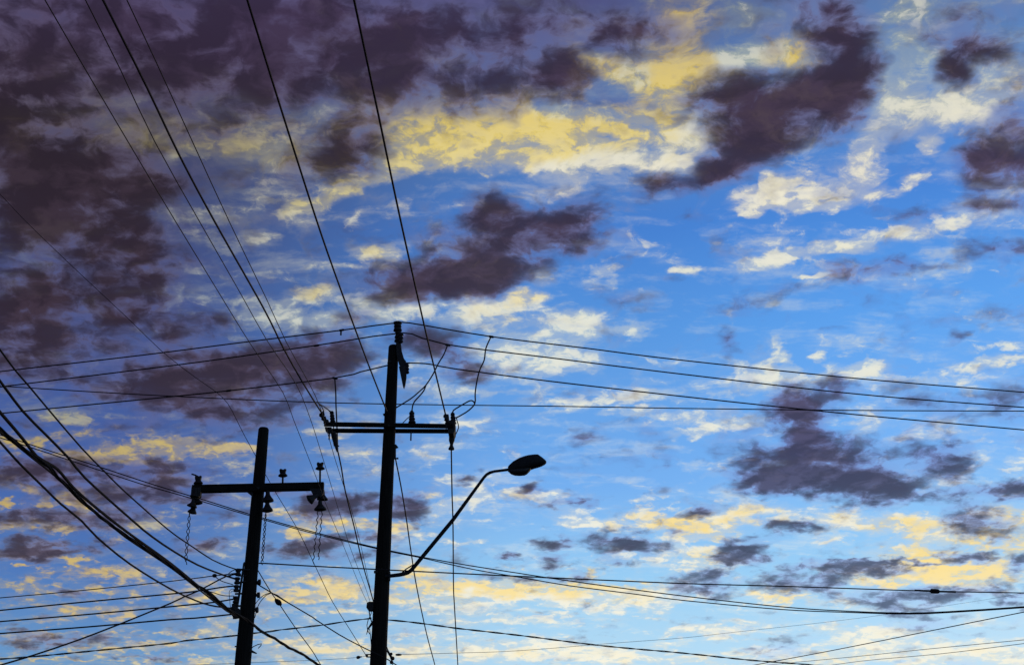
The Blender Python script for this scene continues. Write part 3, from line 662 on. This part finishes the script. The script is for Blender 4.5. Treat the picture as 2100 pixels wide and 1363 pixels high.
rod([(512, 1331), (520, 1324.5), (529, 1320.5), (536.5, 1319), (535.5, 1322), (529.5, 1328.5)], YL-0.05, 0.9, left, 'hooked_wire')

# ------------------------------------------------------------------ loose twisted tails hanging from the bare insulators
def tails(p0, p1, n, amp, pitch, rp, label, spread=None):
    Y = YL-0.22; s = px(Y, p0[1]); mb = MB(); a, c = W(*p0, Y), W(*p1, Y)
    L = (c-a).length; m = int(L/(pitch*s)*10)
    for k in range(n):
        pts = []; lk = 1.0 - 0.06*k
        for i in range(m+1):
            t = i/m*lk; p = a.lerp(c, t); ph = 2*math.pi*(t*L/(pitch*s)+k/n)
            e = min(1, t*6)
            pts.append(p + Vector((math.cos(ph)*amp*s*e, math.sin(ph)*amp*s*e, 0)))
        mb.tube(pts, rp*s, 6)
    return tag(link('hanging_wire_tail', mb, CONDUCTOR, at=a), label, 'wire tail', 'loose twisted wire tails hanging from the crossarm')
def wavy(p0, p1, amp, pitch, rp, label, ph0=0):
    Y = YL-0.22; s = px(Y, p0[1]); a, c = W(*p0, Y), W(*p1, Y); L = (c-a).length; m = int(L/(pitch*s)*10); pts = []
    for i in range(m+1):
        t = i/m; ph = 2*math.pi*t*L/(pitch*s)+ph0; pts.append(a.lerp(c, t) + Vector((math.cos(ph)*amp*s, math.sin(ph)*amp*s, 0)))
    return tag(link('hanging_wire_tail', MB().tube(pts, rp*s, 6), CONDUCTOR, at=a), label, 'wire tail', 'loose twisted wire tails hanging from the crossarm')
tails((389, 1048), (380, 1157), 2, 2.8, 27, 0.85, 'twisted pair of wire tails hanging from the far left end of the shorter pole\'s crossarm')
tails((545.5, 1047), (537, 1158), 2, 2.1, 19, 0.9, 'tightly twisted wire tail hanging close beside the shorter pole\'s shaft')
wavy((652.5, 1044), (642, 1156), 1.3, 14, 0.95, 'longer of the two wavy single wire tails under the crossarm end with stacked discs')
wavy((660.5, 1044), (653, 1147), 1.3, 15, 0.95, 'shorter of the two wavy single wire tails under the crossarm end with stacked discs', 2.0)

# ------------------------------------------------------------------ wires
HV = 'high conductors crossing the top of the tall pole'
R1 = 0.0145
wire([(0, 761.5), (283, 729), (500, 701.5), (700, 677), (760, 668.5), (815, 661.5)], 26.5, YM, R1, 'topmost wire running left from the cap of the tall pole', group=HV, ext=(260, 0))
wire([(815, 661.5), (840, 662), (1008, 690), (1200, 713.5), (1400, 738.5), (1767, 776.5), (2100, 804)], YM, 27.5, R1, 'topmost wire running right from the cap of the tall pole', group=HV, ext=(0, 260))
wire([(0, 793), (367, 747.5), (583, 717.5), (700, 700), (765, 689.5), (812, 684)], 26.5, YM, R1, 'second wire down running left from the tall pole\'s top insulator', group=HV, ext=(260, 0))
wire([(818, 683), (845, 684.5), (915, 706), (1150, 736), (1400, 767), (1767, 808.5), (2100, 835)], YM, 27.5, R1, 'second wire down running right from the tall pole, with a jumper clamped close in', group=HV, ext=(0, 260))
wire([(4, 847), (300, 818), (467, 801), (690, 774), (740, 762), (799, 748)], 26.5, YM, R1, 'third wire down running left, the one tapped by a straight vertical jumper', group=HV, ext=(260, 0))
wire([(832, 744), (860, 744.5), (885, 747), (933, 756), (1133, 782), (1400, 812.5), (1600, 834), (1800, 854), (2100, 881)], YM-0.16, 27.5, R1, 'lowest of the three wires leaving the tall pole\'s top to the right', group=HV, ext=(0, 260))
wire([(0, 789), (12, 792), (333, 811), (700, 826), (1167, 833), (1400, 837), (1750, 841), (2100, 842.5)], 33, 33, 0.015, 'long almost level wire passing behind the tall pole across the whole view', ext=(260, 260))

OV = 'thick conductors coming overhead to the tall pole\'s crossarm'
R2 = 0.0155
wire([(211, 0), (300, 177), (367, 317), (440, 454), (540, 631), (583, 717), (625, 791), (662, 850)], 13.0, YM-0.2, R2, 'thick overhead wire dropping to the left end of the tall pole\'s crossarm', group=OV, ext=(500, 0))
wire([(507, 0), (573, 213), (650, 454), (700, 597), (757, 751), (793, 842), (800, 860)], 13.0, YM+.2, R2, 'thick overhead wire that disappears behind the tall pole just above its crossarm', group=OV, ext=(500, 0))
wire([(726, 0), (777, 240), (822, 454), (867, 654), (893, 764), (914, 851)], 13.0, YM-0.2, R2, 'thick overhead wire dropping to the right end of the tall pole\'s crossarm', group=OV, ext=(500, 0))

TH = 'thin overhead wires slanting down to the tall pole\'s side box'
R3 = 0.0037
wire([(92, 0), (187, 163), (290, 337), (360, 454), (447, 597), (513, 704), (580, 804), (602, 860), (651, 985), (668, 1032), (705, 1120), (740, 1206), (755, 1238)], 6.0, YM+.1, R3, 'leftmost of three thin wires slanting down to the side box on the tall pole', group=TH, ext=(500, 0))
wire([(175, 0), (247, 143), (317, 290), (409, 454), (493, 601), (547, 697), (607, 787), (637, 860), (663, 942), (699, 1060), (719, 1124), (749, 1203), (760, 1236)], 6.0, YM+.12, R3, 'middle one of three thin wires slanting down to the side box on the tall pole', group=TH, ext=(500, 0))
wire([(260, 0), (320, 127), (393, 287), (470, 454), (547, 614), (587, 701), (633, 784), (657, 836), (676, 902), (689, 947), (702, 987), (733, 1089), (763, 1222), (768, 1245)], 6.0, YM+.14, R3, 'rightmost of three thin wires, passing just under the left end of the double crossarm', group=TH, ext=(500, 0))
wire([(0, 398), (53, 454), (143, 541), (267, 657), (333, 721), (400, 773), (443, 803), (467, 827), (485, 860), (500, 890), (523, 932), (546, 975), (567, 1012), (609, 1082), (639, 1144), (664, 1197), (683, 1235), (717, 1289), (750, 1342)],
     23, YM-0.1, 0.0060, 'very thin wire from the left edge, behind the shorter pole, to the tall pole\'s foot', group=None, ext=(500, 0))

ON = 'conductors carrying on down the street beyond the tall pole'
wire([(692, 921), (700, 958), (708, 1006), (727, 1082), (743, 1152), (762, 1219), (785, 1300), (806, 1363)], YM+0.1, 40, 0.015, 'wire leaving the fuse under the crossarm\'s left end and bending in behind the tall pole', group=ON, ext=(0, 150))
wire([(806, 914), (811, 940), (822, 995), (833, 1061), (843, 1131), (854, 1200), (874, 1295), (892, 1363)], YM+0.1, 38, 0.0145, 'wire slanting down from the tall pole\'s shaft and crossing the lamp arm low down', group=ON, ext=(0, 150))
wire([(925.5, 920), (927, 1010), (929, 1075), (930, 1200), (932, 1242), (939, 1363)], YM+0.1, 38, 0.0145, 'nearly vertical wire hanging from the fuse at the crossarm\'s right end', group=ON, ext=(0, 150))

# jumpers between the upper wires and the crossarm
JG = 'jumper wires between the high conductors and the crossarm'
def jumper(pts, Y0, Y1, label, r=0.0145, clamp=True, name='jumper_wire'):
    o = wire(pts, Y0, Y1, r, label, 'jumper wire', JG, name=name, step=0.06)
    if clamp:
        x, y = pts[0]; c = W(x, y, Y0); s = px(Y0, y)
        mb = MB().lathe(W(x-5, y-0.8, Y0), W(x+6, y+1.2, Y0), [(0, 1.4*s), (0.15, 2.5*s), (0.8, 2.6*s), (1, 1.4*s)], 10)
        ORIG[o.name] = o.location.copy(); link('tap_clamp', mb, STEEL, o)
    return o
jumper([(1007, 690), (996.5, 714), (993, 738), (984, 758), (978, 782), (974.5, 806), (973.8, 827), (961.7, 840.7), (949, 849), (938, 855), (929, 858)], YM+.15, YM+.1, 'long outermost jumper dropping from the topmost wire to the crossarm\'s right end')
jumper([(973.8, 827), (970, 822), (963.5, 821.3), (952.5, 827), (940.6, 834), (930, 841), (927.5, 848)], YM+.1, YM+.1, 'short looped jumper curling over to the right end post insulator', clamp=False)
jumper([(936, 856), (937.5, 863), (940.6, 876), (934.5, 890), (931, 898), (929, 906)], YM+.1, YM+.1, 'short kinked jumper outside the crossarm\'s right end down to the hanging fuse', 0.010, clamp=False)
jumper([(918, 707), (910, 727), (899, 745), (888, 767), (873.7, 789), (862.7, 800), (842.5, 817), (815, 834), (806, 840)], YM+.05, YM+.1, 'slanting jumper from the second wire down to the tall pole\'s shaft')
jumper([(873.7, 789), (869, 801), (859, 813), (850, 823), (846, 833), (844.6, 845)], YM+.06, YM-.05, 'branch jumper curving down onto the crossarm\'s middle insulator', clamp=False)
jumper([(826, 867), (829, 864), (836, 857), (842, 853)], YM-.1, YM-.08, 'tiny jumper stub from the crossarm up to the middle insulator', 0.009, clamp=False)
jumper([(686.5, 775), (688.5, 804), (689, 830), (690.6, 864), (691.5, 890), (692.5, 922)], YM+.2, YM+.2, 'straight vertical jumper from the third wire down behind the crossarm\'s left end')
jumper([(652, 826), (657, 829), (668, 836), (679, 845)], YM-.5, YM+.1, 'short jumper bridging the left dead-ended wire to the post insulator', 0.010, clamp=False)
jumper([(654, 828), (660, 834), (664, 843)], YM-.5, YM-.2, 'shortest jumper alongside the dead-ended wire at the crossarm\'s left tip', 0.010, clamp=False)
# tap clamp stubs left on the wires
def stub(x, y, Y, dn, label):
    s = px(Y, y)
    mb = MB().lathe(W(x-5, y+.8, Y), W(x+7, y-1.2, Y), [(0, 1.2*s), (0.2, 2.3*s), (0.8, 2.3*s), (1, 1.2*s)], 10)
    if dn: mb.tube([W(x, y, Y), W(x-0.5, y+dn, Y)], 1.8*s, 8)
    tag(link('line_clamp', mb, STEEL), label, 'line clamp', 'bare clamps gripping the high wires')
stub(699.5, 677, 24.4, 10, 'clamp with a short stub hanging from the topmost wire, left of the tall pole')
stub(648, 708.5, 24.6, 1.5, 'small clamp on the second high wire, left of the tall pole')
stub(468, 801, 25.1, 0.5, 'small clamp on the third high wire, above the shorter pole')

# cables from the upper left to the side rack of the shorter pole
CG = 'service cables sweeping from the upper left to the shorter pole\'s rack'
K = dict(name='service_cable', mat=RUBBER)
wire([(0, 717), (30.5, 758), (59, 791), (100, 840), (167, 918), (210, 962), (250, 1002), (323, 1067), (360, 1097), (397, 1122), (435, 1147), (470, 1162), (487, 1167)], 13, YL-.14, 0.0105, 'highest and thinnest cable sweeping from the left edge to the top of the rack', 'service cable', CG, (300, 0), **K)
wire([(0, 781), (46, 842), (93, 890), (142, 940), (175, 980), (272, 1067), (312, 1100), (358, 1131), (406, 1158), (460, 1179), (486, 1187)], 13, YL-.14, 0.015, 'thicker cable second from the top, ending at the rack\'s second spool', 'service cable', CG, (300, 0), **K)
wire([(0, 845), (33, 883), (55, 910), (75, 935), (100, 950), (117, 961), (133, 979), (150, 999), (183, 1029), (225, 1063), (267, 1095), (348, 1153), (408, 1202), (464, 1247), (489, 1262)], 13, YL-.2, 0.018, 'cable that falls steeply onto the thick bundle and bows away just above it', 'service cable', CG, (300, 0), **K)
wire([(0, 879), (28, 903), (67, 934), (100, 956), (117, 977), (142, 1000), (167, 1025), (207, 1060), (256, 1096), (350, 1159), (377, 1180), (408, 1203), (425, 1211), (464, 1246), (487, 1260), (505, 1270), (520, 1281), (541, 1297), (563, 1308), (592, 1327), (618, 1339), (640, 1354), (662, 1368)], 13, 20.2, 0.0105,
     'thickest twisted cable bundle, crossing in front of the shorter pole down to the bottom edge', 'cable bundle', None, (300, 200), twist=(3, 0.0125, 0.9), name='cable_bundle', mat=RUBBER)
wire([(0, 886), (30, 909), (67, 939), (88, 955), (117, 979), (142, 1003), (167, 1029), (217, 1067), (256, 1100), (350, 1163), (408, 1208), (465, 1252), (488, 1264)], 13, 21, 0.012, 'slim cable running tight beneath the thick twisted bundle', 'service cable', CG, (300, 0), **K)
wire([(0, 906), (42, 952), (93, 1002), (125, 1033), (167, 1067), (200, 1102), (267, 1156), (350, 1207), (400, 1230), (430, 1240), (454, 1244), (480, 1247)], 13, YL-.14, 0.013, 'lowest cable of the sweep, alone below the bundle, flattening out at the rack', 'service cable', CG, (300, 0), **K)
# small tails around the rack
TG = 'short cable tails around the shorter pole\'s rack'
def tail(pts, label, r=0.007, Y=YL-0.14): return wire(pts, Y, Y, r, label, 'cable tail', TG, name='cable_tail', mat=RUBBER, step=0.05)
tail([(440, 1180), (448, 1187), (458, 1192), (468, 1195), (478, 1198)], 'cable tail drooping from the round splice to the rack')
tail([(425, 1211), (440, 1215), (452, 1219), (466, 1221), (480, 1221)], 'cable tail leaving the thick bundle towards the rack\'s middle spool')
tail([(468, 1176), (474, 1171), (480, 1168), (488, 1166)], 'short upturned tail at the very top of the rack')
tail([(462, 1181), (472, 1181), (482, 1187)], 'short tail dipping from the crossing cables to the second spool')
tail([(484, 1208), (475, 1207), (470, 1213), (471, 1226), (472, 1240), (473, 1248)], 'looped tail hanging down the outside of the rack', 0.005)
tail([(484, 1212), (476, 1211), (473, 1215)], 'tiny loop beside the rack\'s third spool', 0.005)
# lines leaving the rack to the left
LG = 'level lines running left from the shorter pole\'s rack'
wire([(0, 1225), (156, 1211), (350, 1191), (438, 1180), (465, 1177), (487, 1174)], 22.5, YL-.14, 0.0085, 'thin line with a round splice, uppermost of the level lines left of the rack', group=LG, ext=(200, 0), mat=RUBBER)
wire([(0, 1250.6), (178, 1233), (350, 1217), (406, 1211), (450, 1204), (485, 1200)], 22.5, YL-.14, 0.0125, 'second level line left of the rack, just above where the rising cable crosses', group=LG, ext=(200, 0), mat=RUBBER)
wire([(0, 1273.5), (178, 1259), (350, 1243), (400, 1238), (440, 1234), (482, 1227)], 22.5, YL-.14, 0.0125, 'third level line left of the rack', group=LG, ext=(200, 0), mat=RUBBER)
wire([(0, 1298), (178, 1284.6), (350, 1269.5), (400, 1266.5), (478, 1258.5)], 22.5, YL-.14, 0.0130, 'fourth level line, entering the clamp at the rack\'s foot', group=LG, ext=(200, 0), mat=RUBBER)
wire([(0, 1363), (67, 1343), (156, 1313), (245, 1279), (350, 1236), (377, 1223), (406, 1211), (440, 1193), (464, 1181), (487, 1176)], 17.5, YL-.14, 0.012, 'rising cable from the bottom left corner crossing the level lines up to the rack', 'service cable', None, (200, 0), **K)
s_ = px(21.8, 1180)
tag(link('cable_splice', MB().ball(W(440, 1179.5, 21.8), 4.0*s_, 1.3, 1, 1), RUBBER), 'small round black splice on the uppermost level line left of the rack', 'cable splice')
# twisted cable behind the shorter pole to the tall pole and on to the right
wire([(0, 1350.5), (60, 1346), (156, 1337), (267, 1326), (350, 1318), (377, 1313), (408, 1310), (485, 1302), (520, 1297.5), (553, 1294), (575, 1290.5), (609, 1287), (640, 1283), (664, 1280.5), (695, 1275.5), (735, 1270), (762, 1267)], 23.5, YM-0.1, 0.0085,
     'twisted cable passing behind the shorter pole and climbing to the tall pole', 'twisted cable', 'twisted cables meeting at the tall pole', (200, 0), twist=(2, 0.009, 0.75), name='twisted_cable', mat=RUBBER)
wire([(794, 1270), (837, 1274), (900, 1282), (934, 1287), (1067, 1302), (1234, 1323), (1400, 1338), (1533, 1352), (1667, 1362.5)], YM-0.1, 26, 0.0085,
     'twisted cable falling gently from the tall pole to the bottom edge at the right', 'twisted cable', 'twisted cables meeting at the tall pole', (0, 300), twist=(2, 0.009, 0.75), name='twisted_cable', mat=RUBBER)

# pair of communication lines behind both poles
PG = 'pair of long sagging lines behind both poles'
wire([(0, 891), (50, 907), (133, 934), (208, 958), (280, 982), (350, 1004), (430, 1028), (510, 1053), (609, 1081), (699, 1104.5), (803, 1129), (934, 1154), (1067, 1175), (1201, 1195), (1400, 1221), (1600, 1243), (1734, 1252), (1867, 1256), (1980, 1251), (2100, 1243)], 30, 30, 0.0125,
     'upper of the two long sagging lines behind both poles', group=PG, ext=(200, 200), mat=RUBBER)
wire([(0, 897), (60, 916), (133, 940), (217, 968), (290, 992), (350, 1009), (430, 1032), (510, 1056), (609, 1084), (699, 1107), (803, 1131), (867, 1143.5), (967, 1166), (1067, 1183), (1167, 1200), (1300, 1217), (1400, 1230), (1600, 1248.5), (1734, 1254.5), (1867, 1258), (1980, 1253), (2100, 1245)], 30.3, 30.3, 0.012,
     'lower of the two long sagging lines, parting from its twin right of the lamp', group=PG, ext=(200, 200), mat=RUBBER)
# line from the shorter pole to the right, with a box on it
wire([(531, 1154.5), (545, 1154.5), (640, 1160), (700, 1163), (900, 1173), (1067, 1181), (1400, 1195.5), (1600, 1201), (1901, 1211), (2100, 1215)], YL, 27, 0.0115, 'straight line running right from the shorter pole, the one carrying a small box', ext=(0, 200), mat=RUBBER)
Yb = 1/(1/YL + (1/27-1/YL)*0.884); s_ = px(Yb, 1211)
sp = link('inline_box', MB().lathe(W(1908.5, 1211, Yb), W(1926.5, 1212, Yb), [(0, 3.6*s_), (0.08, 4.8*s_), (0.5, 5.0*s_), (0.85, 4.6*s_), (1, 3.0*s_)], 12), RUBBER)
tag(sp, 'small black box clamped on the line near the right edge', 'line box')
ORIG[sp.name] = sp.location.copy()
link('sleeve', MB().tube([W(1876, 1209.5, Yb), W(1909, 1211, Yb)], 1.9*s_, 8), RUBBER, sp); link('sleeve', MB().tube([W(1926, 1212, Yb), W(1960, 1212.7, Yb)], 1.9*s_, 8), RUBBER, sp)

# drops on the right of the shorter pole
DG = 'drop wires leaving the right side of the shorter pole'
wire([(526, 1164), (529, 1169), (556, 1214), (567, 1229), (575, 1241), (609, 1291), (640, 1333), (660, 1366)], YL, 27, 0.0085, 'steep drop wire with a round bead, slanting down right to the bottom edge', 'drop wire', DG, (0, 150), name='drop_wire', mat=RUBBER)
wire([(524, 1194), (528, 1197), (556, 1214), (584, 1231), (640, 1264), (648, 1270), (695, 1300), (730, 1319), (762, 1335), (793, 1350), (815, 1364)], YL, YM-.3, 0.0105, 'drop cable running from the shorter pole across the front of the tall pole\'s foot', 'drop wire', DG, (0, 150), name='drop_wire', mat=RUBBER)
wire([(522, 1240), (530, 1229), (539, 1221), (548, 1216.5), (556, 1215), (568, 1219), (575, 1224), (590, 1234)], YL, YL, 0.0065, 'upper of two arched loops springing from the shorter pole\'s right side', 'drop wire', DG, name='drop_wire', mat=RUBBER, step=0.05)
wire([(520, 1268), (523, 1264), (527, 1248), (531, 1238), (537, 1229), (546, 1219.5), (556, 1215.5)], YL, YL, 0.0065, 'lower of two arched loops springing from the shorter pole\'s right side', 'drop wire', DG, name='drop_wire', mat=RUBBER, step=0.05)
s_ = px(22.2, 1233)
tag(link('cable_splice', MB().lathe(W(564, 1227.5, 22.2), W(577, 1240, 22.2), [(0, 1.5*s_), (0.2, 4.2*s_), (0.5, 5.8*s_), (0.75, 5.0*s_), (1, 1.6*s_)], 14), RUBBER), 'round black bead on the steep drop wire right of the shorter pole', 'cable splice')

# faint far lines low on the right, and small fittings beside the foot of the tall pole
FG = 'faint far lines low in the right part of the view'
wire([(1550, 1362), (1700, 1334), (1901, 1294), (2000, 1274), (2100, 1254)], 62, 45, 0.017, 'clearest of the faint far lines, rising to the right edge from the bottom', group=FG, ext=(200, 200))
wire([(1600, 1360), (1767, 1344), (1901, 1330), (2100, 1311)], 62, 45, 0.010, 'upper of the two faintest far lines near the bottom right corner', group=FG, ext=(200, 200))
wire([(1680, 1366), (1780, 1353), (1934, 1339), (2100, 1318.5)], 62, 45, 0.010, 'lowest faint far line, just above the bottom right corner', group=FG, ext=(200, 200))
wire([(817, 1341), (934, 1338), (1067, 1333), (1267, 1317), (1400, 1307), (1500, 1296), (1700, 1274), (1817, 1259), (2000, 1232), (2100, 1215)], 26, 60, 0.0045, 'hair-thin line from the small spindle beside the tall pole rising far to the right', group=FG, ext=(0, 100))
s_ = px(26, 1341)
tag(link('line_spindle', MB().lathe(W(811, 1341.5, 26), W(824, 1341.5, 26), [(0, 1.0*s_), (0.15, 2.0*s_), (0.5, 2.4*s_), (0.85, 1.8*s_), (1, 0.6*s_)], 12), RUBBER), 'small dark spindle on a hair-thin line right of the tall pole\'s foot', 'line fitting')
s_ = px(25, 1347)
tag(link('line_spindle', MB().lathe(W(731, 1347.5, 25), W(742, 1345.5, 25), [(0, 2.0*s_), (0.2, 3.4*s_), (0.5, 3.2*s_), (0.7, 1.6*s_), (1, 1.0*s_)], 12), RUBBER), 'small dark spindle on a hair-thin line left of the tall pole\'s foot', 'line fitting')
wire([(560, 1356), (660, 1352), (733, 1347), (752, 1343)], 25, 25, 0.0035, 'hair-thin line entering the spindle left of the tall pole\'s foot', ext=(250, 0))
